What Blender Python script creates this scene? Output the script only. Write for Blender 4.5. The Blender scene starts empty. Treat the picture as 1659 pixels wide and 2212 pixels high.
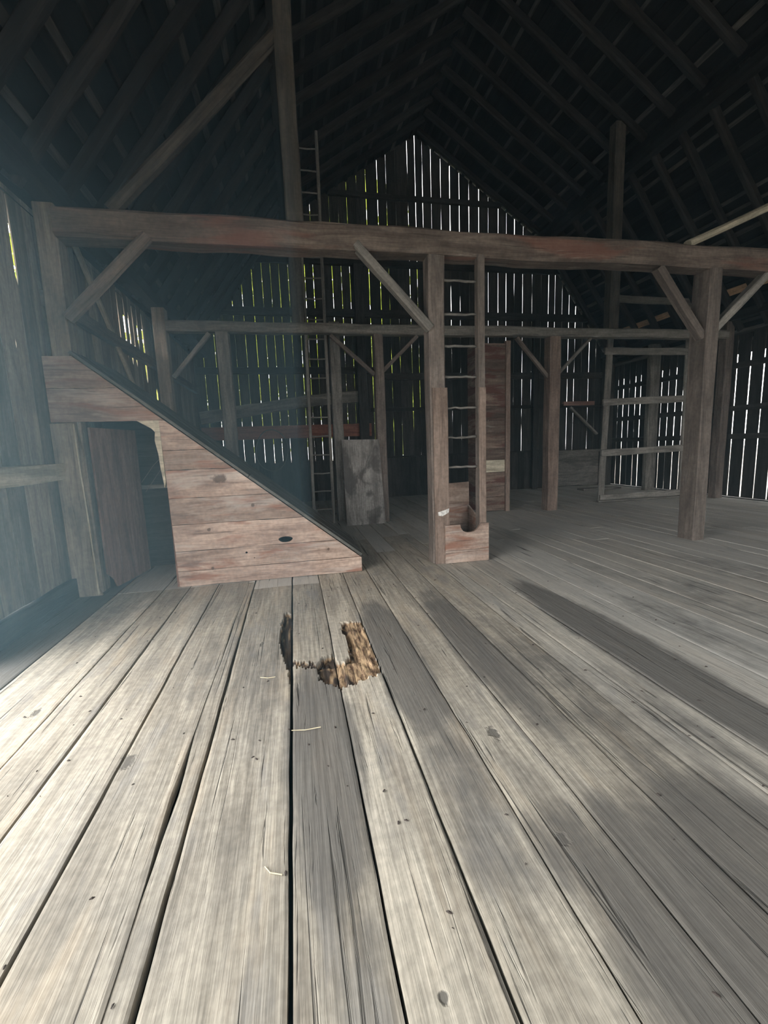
import bpy, bmesh, math, random
from mathutils import Vector, Matrix, noise
random.seed(7)
C = bpy.context.scene.collection
SC = bpy.context.scene

# ------------------------------------------------------------------ helpers
def rnd(a, b): return random.uniform(a, b)
def V(*a): return Vector(a)

def new_bm():
    bm = bmesh.new()
    bm.loops.layers.uv.new('UVMap')
    bm.verts.layers.float.new('tone')
    return bm

def link(name, bm, mat, parent=None, base=None, smooth=False):
    """one mesh object; vertices are given in world coordinates"""
    bmesh.ops.recalc_face_normals(bm, faces=bm.faces)
    if base is None:
        xs = [v.co for v in bm.verts]
        base = V((min(c.x for c in xs)+max(c.x for c in xs))/2, (min(c.y for c in xs)+max(c.y for c in xs))/2, min(c.z for c in xs))
    base = Vector(base)
    bmesh.ops.translate(bm, verts=bm.verts, vec=-base)
    me = bpy.data.meshes.new(name)
    bm.to_mesh(me); bm.free()
    if smooth:
        for p in me.polygons: p.use_smooth = True
    me.materials.append(mat)
    o = bpy.data.objects.new(name, me); C.objects.link(o)
    if parent is not None:
        o.parent = parent
        pl = Vector(parent.location)
        pp = parent.parent
        while pp is not None:
            pl += Vector(pp.location); pp = pp.parent
        o.location = base - pl
    else:
        o.location = base
    return o

def tag(o, label, cat, group=None, kind='thing'):
    o['label'] = label; o['category'] = cat
    if kind: o['kind'] = kind
    if group: o['group'] = group
    return o

def struct(o, label=None):
    o['kind'] = 'structure'
    if label: o['label'] = label; o['category'] = label.split('|')[0] if '|' in label else o.name.split('_')[0]
    return o

def empty(name, loc, label, cat, group=None):
    o = bpy.data.objects.new(name, None); C.objects.link(o)
    o.location = loc; o.empty_display_size = .1
    return tag(o, label, cat, group)

def frame(p0, p1, up):
    d = (p1-p0).normalized()
    s = d.cross(up)
    if s.length < 1e-4: s = d.cross(V(0, 1, 0))
    s.normalize(); n = s.cross(d).normalized()
    return d, s, n

def timber(bm, p0, p1, w, h, up=V(0, 0, 1), seg=.3, jit=.006, ch=.012, tone=None, bow=0.0, taper=1.0, nside=None):
    """hewn bar from p0 to p1, w across (side), h along the up hint; chamfered, wavy faces, UV in metres"""
    p0, p1 = Vector(p0), Vector(p1)
    d, s, n = frame(p0, p1, up)
    L = (p1-p0).length
    k = max(1, int(L/seg))
    uvl = bm.loops.layers.uv.active; tl = bm.verts.layers.float['tone']
    if tone is None: tone = rnd(0, 1)
    sd = rnd(0, 100); u0, v0 = rnd(0, 50), rnd(0, 50)
    if nside:
        prof = [(math.cos(2*math.pi*i/nside)*w/2, math.sin(2*math.pi*i/nside)*h/2) for i in range(nside)]
    else:
        c = min(ch, w*.3, h*.3); a, b = w/2, h/2
        prof = [(-a+c, -b), (a-c, -b), (a, -b+c), (a, b-c), (a-c, b), (-a+c, b), (-a, b-c), (-a, -b+c)]
    per = [0]
    for i in range(len(prof)):
        q, r = prof[i], prof[(i+1) % len(prof)]
        per.append(per[-1]+math.hypot(q[0]-r[0], q[1]-r[1]))
    rings = []
    for j in range(k+1):
        t = j/k
        c0 = p0+d*(L*t)+n*(bow*math.sin(math.pi*t))
        c0 += s*(noise.noise(V(t*L*.7, sd, 1))*jit*1.5)+n*(noise.noise(V(t*L*.7, sd, 9))*jit*1.5)
        f = 1+(taper-1)*t
        ring = []
        for i, (x, y) in enumerate(prof):
            e = noise.noise(V(t*L*2.1, i*3.1, sd))*jit
            m = 1+e/max(.02, min(w, h)/2)
            v = bm.verts.new(c0+s*(x*f*m)+n*(y*f*m)); v[tl] = tone
            ring.append(v)
        rings.append(ring)
    N = len(prof)
    for j in range(k):
        for i in range(N):
            f = bm.faces.new((rings[j][i], rings[j][(i+1) % N], rings[j+1][(i+1) % N], rings[j+1][i]))
            ua, ub = u0+L*j/k, u0+L*(j+1)/k
            for lp, uv in zip(f.loops, ((ua, v0+per[i]), (ua, v0+per[i+1]), (ub, v0+per[i+1]), (ub, v0+per[i]))):
                lp[uvl].uv = uv
    for ring, uu in ((rings[0], u0-3), (rings[-1], u0+L+3)):
        f = bm.faces.new(ring)
        for lp, (x, y) in zip(f.loops, prof): lp[uvl].uv = (uu+x*.15, v0+y)
    return bm

def tb(*a, **k):
    return timber(new_bm(), *a, **k)

def box(bm, x0, x1, y0, y1, z0, z1, along='x', jit=.003, tone=None, seg=.3, ch=.004):
    cx, cy, cz = (x0+x1)/2, (y0+y1)/2, (z0+z1)/2
    if along == 'x': return timber(bm, (x0, cy, cz), (x1, cy, cz), y1-y0, z1-z0, V(0, 0, 1), seg, jit, ch, tone)
    if along == 'y': return timber(bm, (cx, y0, cz), (cx, y1, cz), x1-x0, z1-z0, V(0, 0, 1), seg, jit, ch, tone)
    return timber(bm, (cx, cy, z0), (cx, cy, z1), x1-x0, y1-y0, V(0, 1, 0), seg, jit, ch, tone)

def tube(bm, pts, r, ns=8, tone=None, closed=False):
    tl = bm.verts.layers.float['tone']; uvl = bm.loops.layers.uv.active
    tone = rnd(0, 1) if tone is None else tone
    pts = [Vector(p) for p in pts]; rings = []; n = len(pts)
    for i, p in enumerate(pts):
        d = (pts[(i+1) % n]-pts[i-1]) if closed else (pts[min(i+1, n-1)]-pts[max(i-1, 0)])
        d.normalize()
        a = d.cross(V(.13, .31, 1)).normalized(); b = d.cross(a)
        rr = r[i] if isinstance(r, (list, tuple)) else r
        ring = []
        for k in range(ns):
            v = bm.verts.new(p+a*(math.cos(2*math.pi*k/ns)*rr)+b*(math.sin(2*math.pi*k/ns)*rr)); v[tl] = tone; ring.append(v)
        rings.append(ring)
    for i in range(n if closed else n-1):
        r0, r1 = rings[i], rings[(i+1) % n]
        for k in range(ns):
            f = bm.faces.new((r0[k], r0[(k+1) % ns], r1[(k+1) % ns], r1[k]))
            for lp, uv in zip(f.loops, ((i*.1, k*.02), (i*.1, k*.02+.02), (i*.1+.1, k*.02+.02), (i*.1+.1, k*.02))): lp[uvl].uv = uv
    if not closed:
        bm.faces.new(rings[0]); bm.faces.new(rings[-1])
    return bm

def poly_board(bm, outer, holes, y0, y1, tone=None, uscale=(1, 1)):
    """flat board standing in an XZ plane from y0 to y1; outline and holes are (x,z) loops; grain along x"""
    tl = bm.verts.layers.float['tone']; uvl = bm.loops.layers.uv.active
    tone = rnd(0, 1) if tone is None else tone
    u0, v0 = rnd(0, 50), rnd(0, 50)
    tmp = bmesh.new(); es = []
    for lp in [outer]+holes:
        vs = [tmp.verts.new((x, 0, z)) for x, z in lp]
        es += [tmp.edges.new((vs[i], vs[(i+1) % len(vs)])) for i in range(len(vs))]
    bmesh.ops.triangle_fill(tmp, use_beauty=True, use_dissolve=False, edges=es)
    tmp.verts.index_update()
    fr = [bm.verts.new((v.co.x, y0, v.co.z)) for v in tmp.verts]
    bk = [bm.verts.new((v.co.x, y1, v.co.z)) for v in tmp.verts]
    for v in fr+bk: v[tl] = tone
    def uvf(f):
        for l in f.loops: l[uvl].uv = (u0+l.vert.co.x*uscale[0]+l.vert.co.y*.2, v0+l.vert.co.z*uscale[1]+l.vert.co.y)
    for f in tmp.faces:
        i = [v.index for v in f.verts]
        uvf(bm.faces.new([fr[k] for k in i])); uvf(bm.faces.new([bk[k] for k in reversed(i)]))
    for e in tmp.edges:
        if len(e.link_faces) == 1:
            a, b = e.verts[0].index, e.verts[1].index
            uvf(bm.faces.new((fr[a], fr[b], bk[b], bk[a])))
    tmp.free()
    return bm

# ------------------------------------------------------------------ materials
class NT:
    def __init__(s, name):
        s.m = bpy.data.materials.new(name); s.m.use_nodes = True
        s.t = s.m.node_tree; s.t.nodes.clear()
    def n(s, typ, **k):
        nd = s.t.nodes.new(typ)
        for a, b in k.items():
            if a.startswith('i_'): pass
            else: setattr(nd, a, b)
        return nd
    def l(s, a, b): s.t.links.new(a, b)
    def set(s, sock, v):
        if hasattr(v, 'is_output'): s.l(v, sock)
        else: sock.default_value = v
    def math(s, op, a, b=None, clamp=False):
        nd = s.n('ShaderNodeMath', operation=op, use_clamp=clamp); s.set(nd.inputs[0], a)
        if b is not None: s.set(nd.inputs[1], b)
        return nd.outputs[0]
    def mix(s, f, a, b, blend='MIX'):
        nd = s.n('ShaderNodeMix', data_type='RGBA', blend_type=blend)
        s.set(nd.inputs['Factor'], f); s.set(nd.inputs['A'], a); s.set(nd.inputs['B'], b)
        # RGBA sockets
        for i, v in ((6, a), (7, b)):
            s.set(nd.inputs[i], v)
        return nd.outputs[2]
    def vmul(s, v, k):
        nd = s.n('ShaderNodeVectorMath', operation='MULTIPLY'); s.l(v, nd.inputs[0]); nd.inputs[1].default_value = k
        return nd.outputs[0]
    def noise(s, v, scale=1, detail=4, rough=.55, dist=0):
        nd = s.n('ShaderNodeTexNoise'); s.l(v, nd.inputs['Vector'])
        nd.inputs['Scale'].default_value = scale; nd.inputs['Detail'].default_value = detail
        nd.inputs['Roughness'].default_value = rough; nd.inputs['Distortion'].default_value = dist
        return nd.outputs['Fac']
    def ramp(s, f, a, b, c0=0.0, c1=1.0):
        nd = s.n('ShaderNodeMapRange', interpolation_type='SMOOTHSTEP')
        s.set(nd.inputs[0], f); nd.inputs[1].default_value = a; nd.inputs[2].default_value = b
        nd.inputs[3].default_value = c0; nd.inputs[4].default_value = c1
        return nd.outputs[0]
    def attr(s, name):
        nd = s.n('ShaderNodeAttribute'); nd.attribute_name = name; return nd.outputs['Fac']

def c4(c): return (c[0], c[1], c[2], 1)

def wood(name, dark, mid, light, grain=1.0, bump=.35, crack=.55, blot=.5, tonev=.35, rough=.85, knots=(), extra=None, simple=False):
    t = NT(name)
    uv = t.n('ShaderNodeUVMap').outputs[0]
    pos = t.n('ShaderNodeNewGeometry').outputs['Position']
    tone = t.attr('tone')
    # wander of the grain
    g1 = t.noise(t.vmul(uv, (1.3*grain, 11*grain, 1)), 1, 5, .6, .8)
    g2 = t.noise(t.vmul(uv, (3.5*grain, 90*grain, 1)), 1, 3, .6, .25)
    g3 = g2 if simple else t.noise(t.vmul(uv, (1.1*grain, 34*grain, 1)), 1, 4, .55, 1.0)
    bl = t.noise(t.vmul(pos, (1, 1, 1)), 1.9, 5, .6, .3)
    sp = g1 if simple else t.noise(t.vmul(pos, (1, 1, 1)), 26, 3, .6, 0)
    ck = t.ramp(g3, .30, .38, 1, 0)
    lo_ = [m*.72 for m in mid]
    col = t.mix(t.ramp(g1, .28, .72), c4(lo_), c4([q*1.06 for q in light]))
    col = t.mix(t.math('MULTIPLY', t.ramp(bl, .42, .68), blot), col, c4(dark))
    fine = t.ramp(g2, .25, .75, .80, 1.13)
    tv = t.ramp(tone, 0, 1, 1-tonev, 1+tonev)
    spv = t.ramp(sp, .3, .7, .86, 1.10)
    k = t.math('MULTIPLY', t.math('MULTIPLY', fine, tv), spv)
    hs = t.n('ShaderNodeHueSaturation'); t.l(k, hs.inputs['Value']); t.l(col, hs.inputs['Color']); col = hs.outputs[0]
    if extra: col = extra(t, col, uv, pos)
    col = t.mix(t.math('MULTIPLY', ck, crack), col, (dark[0]*.28, dark[1]*.28, dark[2]*.28, 1))
    hgt = t.math('SUBTRACT', t.math('MULTIPLY', g2, .35), t.math('MULTIPLY', ck, .8))
    hgt = t.math('ADD', hgt, t.math('MULTIPLY', g1, .5))
    for (x, y, z, r, s) in knots:
        nd = t.n('ShaderNodeVectorMath', operation='SUBTRACT'); t.l(pos, nd.inputs[0]); nd.inputs[1].default_value = (x, y, z)
        v2 = t.n('ShaderNodeVectorMath', operation='MULTIPLY'); t.l(nd.outputs[0], v2.inputs[0]); v2.inputs[1].default_value = s
        ln = t.n('ShaderNodeVectorMath', operation='LENGTH'); t.l(v2.outputs[0], ln.inputs[0])
        dd = t.math('ADD', ln.outputs['Value'], t.math('MULTIPLY', t.math('SUBTRACT', sp, .5), r*.8))
        core = t.ramp(dd, r*.25, r*.55, 1, 0)
        ring = t.math('MULTIPLY', t.ramp(dd, r*.6, r*1.2, 1, 0), t.math('ADD', t.math('MULTIPLY', t.math('SINE', t.math('MULTIPLY', dd, 30/r*.25)), .3), .4))
        col = t.mix(t.math('MULTIPLY', ring, .55), col, c4([q*.55 for q in mid]))
        col = t.mix(t.math('MULTIPLY', core, .75), col, c4([q*.45 for q in dark]))
        hgt = t.math('SUBTRACT', hgt, t.math('MULTIPLY', core, .6))
    bp = t.n('ShaderNodeBump'); bp.inputs['Strength'].default_value = bump; bp.inputs['Distance'].default_value = .012
    t.l(hgt, bp.inputs['Height'])
    b = t.n('ShaderNodeBsdfPrincipled'); t.l(col, b.inputs['Base Color']); b.inputs['Roughness'].default_value = rough
    b.inputs['Specular IOR Level'].default_value = .25
    t.l(bp.outputs[0], b.inputs['Normal'])
    o = t.n('ShaderNodeOutputMaterial'); t.l(b.outputs[0], o.inputs[0])
    return t.m

def plain(name, col, rough=.8, var=.25, scale=8):
    t = NT(name)
    pos = t.n('ShaderNodeNewGeometry').outputs['Position']
    n = t.noise(pos, scale, 4)
    c = t.mix(t.ramp(n, .3, .7), c4([q*(1-var) for q in col]), c4([min(1, q*(1+var)) for q in col]))
    b = t.n('ShaderNodeBsdfPrincipled'); t.l(c, b.inputs['Base Color']); b.inputs['Roughness'].default_value = rough
    b.inputs['Specular IOR Level'].default_value = .2
    o = t.n('ShaderNodeOutputMaterial'); t.l(b.outputs[0], o.inputs[0])
    return t.m

def floor_extra(t, col, uv, pos):
    st = t.attr('stain'); ro = t.attr('rot')  # stain also holds painted shade
    warm = t.noise(t.vmul(uv, (.9, 5, 1)), 1, 4, .6, .5)
    col = t.mix(t.math('MULTIPLY', t.ramp(warm, .50, .70), .38), col, (.47, .385, .28, 1))
    cool = t.noise(t.vmul(uv, (1.4, 4, 7)), 1, 5, .65, .4)
    col = t.mix(t.math('MULTIPLY', t.ramp(cool, .53, .72), .6), col, (.24, .235, .225, 1))
    chip = t.noise(t.vmul(uv, (7, 55, 3)), 1, 3, .6, .4)
    col = t.mix(t.math('MULTIPLY', t.ramp(chip, .62, .72), .5), col, (.20, .185, .16, 1))
    col = t.mix(t.math('MULTIPLY', t.attr('worn'), .62), col, (.62, .625, .60, 1))  # dusty grey wear, with missing deep daylight painted in as paler colour
    sn = t.noise(t.vmul(uv, (2.0, 12, 1)), 1, 6, .7, .5)
    sn2 = t.noise(pos, 5, 4, .6, .3)
    sn = t.math('ADD', t.math('MULTIPLY', sn, .6), t.math('MULTIPLY', sn2, .4))
    f = t.math('MULTIPLY', t.ramp(t.math('ADD', st, t.math('MULTIPLY', t.math('SUBTRACT', sn, .5), 1.7)), .12, .85), .80)
    col = t.mix(f, col, (.115, .112, .106, 1))
    wn = t.noise(t.vmul(uv, (7, 32, 1)), 1, 5, .75, .5)
    rc = t.mix(t.ramp(wn, .35, .65), (.11, .065, .042, 1), (.54, .39, .235, 1))
    rc = t.mix(t.ramp(st, .45, .95), rc, (.055, .042, .035, 1))  # dark rot brown that also paints shade into the hollows
    return t.mix(t.ramp(ro, .25, .75), col, rc)

def panel_extra(t, col, uv, pos):
    n = t.noise(t.vmul(uv, (.8, 4.5, 1)), 1, 5, .65, .8)
    col = t.mix(t.math('MULTIPLY', t.ramp(n, .50, .66), .65), col, (.42, .385, .35, 1))
    n2 = t.noise(t.vmul(uv, (1.1, 6, 3)), 1, 4, .6, .5)
    col = t.mix(t.math('MULTIPLY', t.ramp(n2, .52, .68), .7), col, (.22, .095, .06, 1))
    n3 = t.noise(t.vmul(uv, (1.6, 9, 5)), 1, 4, .6, .6)
    return t.mix(t.math('MULTIPLY', t.ramp(n3, .56, .70), .6), col, (.12, .085, .075, 1))

def ply_extra(t, col, uv, pos):
    n = t.noise(t.vmul(uv, (1.6, 3.2, 1)), 1, 4, .6, .8)
    col = t.mix(t.math('MULTIPLY', t.ramp(n, .46, .60), .8), col, (.075, .070, .066, 1))
    w = t.noise(t.vmul(uv, (2.2, 26, 1)), 1, 3, .5, 2.5)
    return t.mix(t.math('MULTIPLY', t.ramp(w, .52, .62), .45), col, (.10, .095, .09, 1))

def red_extra(t, col, uv, pos):
    n2 = t.noise(t.vmul(uv, (.6, 4, 3)), 1, 4, .6, .4)
    col = t.mix(t.math('MULTIPLY', t.ramp(n2, .52, .66), .55), col, (.20, .085, .06, 1))
    n3 = t.noise(t.vmul(uv, (1.2, 6, 1)), 1, 5, .6, .6)
    return t.mix(t.math('MULTIPLY', t.ramp(n3, .62, .72), .5), col, (.36, .33, .29, 1))

def mix_boards_extra(t, col, uv, pos):
    n = t.noise(t.vmul(pos, (1.2, 1.2, 6)), 1, 4, .6, .4)
    col = t.mix(t.ramp(n, .50, .60, 0, .8), col, (.085, .032, .026, 1))
    return t.mix(t.ramp(n, .36, .30, 0, .5), col, (.25, .24, .22, 1))

M = {}
M['floor'] = wood('weathered_floor_boards', (.23, .222, .205), (.39, .355, .295), (.465, .43, .36), .7, .6, .75, .35, .14, .85,
                  knots=((-.87, 2.13, 0, .07, (1, .55, 1)), (.88, 1.28, 0, .05, (1, .8, 1)), (.30, .93, 0, .03, (1, .8, 1)), (-1.55, 2.72, 0, .05, (1, .5, 1)),
                         (-.32, 3.3, 0, .04, (1, .5, 1)), (.9, 1.9, 0, .06, (1, .5, 1))), extra=floor_extra)
M['panel'] = wood('reddish_weathered_boards', (.17, .118, .095), (.29, .21, .17), (.39, .305, .25), .9, .35, .45, .4, .22, .75,
                  knots=((-.80, 5.03, 1.17, .10, (.6, 1, 1)), (-.47, 5.03, .86, .045, (1, 1, 1)), (-.95, 5.03, .62, .04, (1, 1, 1)), (.33, 5.03, .30, .035, (1, 1, 1)), (-.5, 5.03, .27, .025, (1, 1, 1)), (-.95, 5.03, .19, .03, (1, 1, 1))), extra=panel_extra)
M['beam'] = wood('old_hewn_timber', (.065, .05, .042), (.14, .108, .09), (.21, .172, .145), .9, .45, .5, .5, .1, .85, extra=red_extra)
M['post'] = wood('brown_post_timber', (.075, .062, .054), (.135, .114, .10), (.19, .162, .142), 1, .4, .5, .4, .12, .8)
M['oldpost'] = wood('dark_olive_timber', (.035, .032, .027), (.075, .069, .058), (.11, .10, .085), 1, .4, .5, .4, .12, .85)
M['redboard'] = wood('brick_red_board', (.14, .06, .042), (.25, .10, .068), (.32, .14, .095), 1, .3, .4, .4, .1, .85)
M['roofboard'] = wood('dark_grey_green_boards', (.05, .05, .046), (.095, .098, .09), (.14, .142, .13), 1, .3, .4, .4, .15, .85)
M['redpost'] = wood('reddish_post_timber', (.10, .07, .055), (.185, .138, .112), (.255, .197, .162), 1, .35, .45, .4, .12, .75)
M['grey'] = wood('grey_bare_timber', (.09, .087, .08), (.18, .172, .158), (.27, .26, .235), 1, .4, .5, .4, .15, .85)
M['pale'] = wood('pale_bare_timber', (.25, .22, .16), (.42, .39, .30), (.55, .51, .40), 1, .3, .4, .3, .1, .8)
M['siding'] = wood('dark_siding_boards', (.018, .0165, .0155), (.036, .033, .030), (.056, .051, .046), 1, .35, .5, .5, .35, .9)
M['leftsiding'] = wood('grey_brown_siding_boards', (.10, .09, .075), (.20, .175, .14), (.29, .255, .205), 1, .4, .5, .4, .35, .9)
M['roof'] = wood('sooty_roof_boards', (.004, .004, .004), (.007, .0068, .0066), (.011, .0105, .010), 1, .3, .5, .4, .3, .95, simple=True)  # one even near-black tone for the roof boards
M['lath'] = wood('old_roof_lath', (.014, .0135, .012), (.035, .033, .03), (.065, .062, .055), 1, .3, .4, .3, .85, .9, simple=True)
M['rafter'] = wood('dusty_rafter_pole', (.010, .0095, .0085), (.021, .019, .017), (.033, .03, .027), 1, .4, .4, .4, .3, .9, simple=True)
M['reddoor'] = wood('dull_red_brown_boards', (.13, .072, .058), (.24, .142, .112), (.32, .205, .165), 1, .3, .4, .3, .12, .85)
M['plywood'] = wood('weathered_plywood', (.10, .095, .09), (.26, .25, .235), (.36, .35, .33), .55, .3, .25, .5, .1, .8, extra=ply_extra)
M['mixed'] = wood('mixed_old_boards', (.06, .042, .035), (.12, .085, .068), (.19, .145, .118), 1, .3, .4, .3, .3, .85, extra=mix_boards_extra)
M['newwood'] = wood('pale_orange_board', (.45, .28, .16), (.66, .44, .26), (.78, .56, .36), 1, .3, .3, .3, .1, .8)  # pale orange stands in for warm light under the eave
M['dark'] = plain('black_under_floor', (.012, .011, .010))  # black for the added sheet standing in for the unlit space
M['wire'] = plain('old_grey_hose', (.10, .10, .09))
M['straw'] = plain('dry_straw', (.62, .55, .38))
M['crumb'] = plain('dark_crumbs', (.06, .05, .045))
M['whitewash'] = plain('white_smear', (.55, .55, .53), .9, .3, 30)
M['grass'] = plain('gravel_yard', (.36, .34, .30), .95, .3, 2)
M['leaf'] = plain('tree_leaves', (.48, .58, .09), .9, .3, 3)
M['bark'] = plain('tree_bark', (.09, .07, .05))

# ------------------------------------------------------------------ barn dimensions (metres)
XL, XR, YB, YF = -2.35, 9.8, 12.5, -6.0       # wall planes
DOOR0, DOOR1, DOORZ = -.6, 3.4, 3.3        # barn door opening in the left wall (left of the frame)
RX, RZ = 3.67, 9.55                            # ridge
K1X, K2X, KZ = .12, 7.22, 7.26                 # gambrel knees
SL, SU = 1.37, .645
def roof_z(x):
    if x < K1X: return KZ+SL*(x-K1X)
    if x < RX: return RZ+SU*(x-RX)
    if x < K2X: return RZ-SU*(x-RX)
    return KZ-SL*(x-K2X)

# ------------------------------------------------------------------ floor
seams = [-2.38, -1.935, -1.465, -1.195, -.90, -.585, -.505, -.10, .193, .475, .766, 1.05, 1.33, 1.63, 1.80, 2.03, 2.38, 2.68, 2.93, 3.16]
x = 3.16
while x < 9.75:
    x += rnd(.22, .33); seams.append(min(x, 9.82))
# stains: centre x, y, half-width, half-length, strength
STAINS = [(.05, 2.05, .17, .75, 1.2), (.62, 2.9, .16, .95, 1.3), (.62, 1.85, .12, .6, .7), (-.3, 2.9, .2, .8, .55), (-.66, 2.9, .12, .9, .45),
          (2.22, 2.55, .2, 1.4, 1.3), (1.2, 2.9, .17, 1.1, 1.0), (1.5, 2.2, .2, 1.2, .6), (1.1, .85, .28, .5, 1.15), (1.5, 1.0, .35, .5, 1.0), (.9, 1.25, .16, .2, .8),
          (1.85, 1.6, .15, .7, .5), (2.9, 2.8, .25, .8, .5), (.3, 1.55, .12, .25, .4), (-1.75, 4.2, .2, .6, .4), (3.6, 3.2, .35, .9, .45), (4.6, 3.8, .3, .8, .45), (.62, 1.35, .13, .3, .55),
          (.13, 1.1, .05, .12, .5), (-.28, 1.35, .1, .3, .3), (3.1, 4.0, .4, .5, .3), (5.2, 3.2, .5, .6, .4)]
def stain_at(x, y):
    s = 0
    for cx, cy, rx, ry, k in STAINS:
        d = ((x-cx)/rx)**2+((y-cy)/ry)**2
        if d < 1.6: s = max(s, k*(1-d/1.6)**.6)
    return s
ROT_SLOT = [(-.165, 3.93), (-.10, 3.86), (-.10, 2.62), (-.115, 2.70), (-.145, 2.95), (-.19, 3.25), (-.195, 3.5), (-.18, 3.75)]
ROT_MAIN = [(.30, 3.55), (.475, 3.52), (.475, 2.66), (.40, 2.62), (.30, 2.56), (.20, 2.53), (.07, 2.66), (.065, 2.86), (.10, 2.95), (.19, 2.98), (.21, 2.87), (.26, 2.85), (.30, 2.96), (.315, 3.2), (.285, 3.4)]
ROT_LINE = [(-.10, 2.95), (.08, 2.88), (.08, 2.80), (.0, 2.84), (-.10, 2.88)]
def inside(p, poly):
    x, y = p; r = False; j = len(poly)-1
    for i in range(len(poly)):
        xi, yi = poly[i]; xj, yj = poly[j]
        if (yi > y) != (yj > y) and x < (xj-xi)*(y-yi)/(yj-yi)+xi: r = not r
        j = i
    return r
CHUTE = (1.82, 2.28, 5.10, 5.62)   # opening through the floor
def gap(k, y):
    b = .0075+.005*(noise.noise(V(k*7.3, y*.5, 2))+.4)
    b += .004*noise.noise(V(k*3.3, y*4, 5))
    if 1 <= k <= 7 and k != 5: b += .004
    if k == 5:   # a crack that only opens in places
        b = .0005+.032*max(0, 1-abs(y-1.85)/.5)+.012*max(0, 1-abs(y-3.55)/.45)
    if k in (6, 7): b += .004
    return max(.001, b)
def seam_x(k, y):
    w = .006*noise.noise(V(k*11.7, y*.8, 3))+.003*noise.noise(V(k*5.1, y*5, 8))
    if k == 5: w += .02*noise.noise(V(4.4, y*1.1, 1))
    return seams[k]+w

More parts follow.
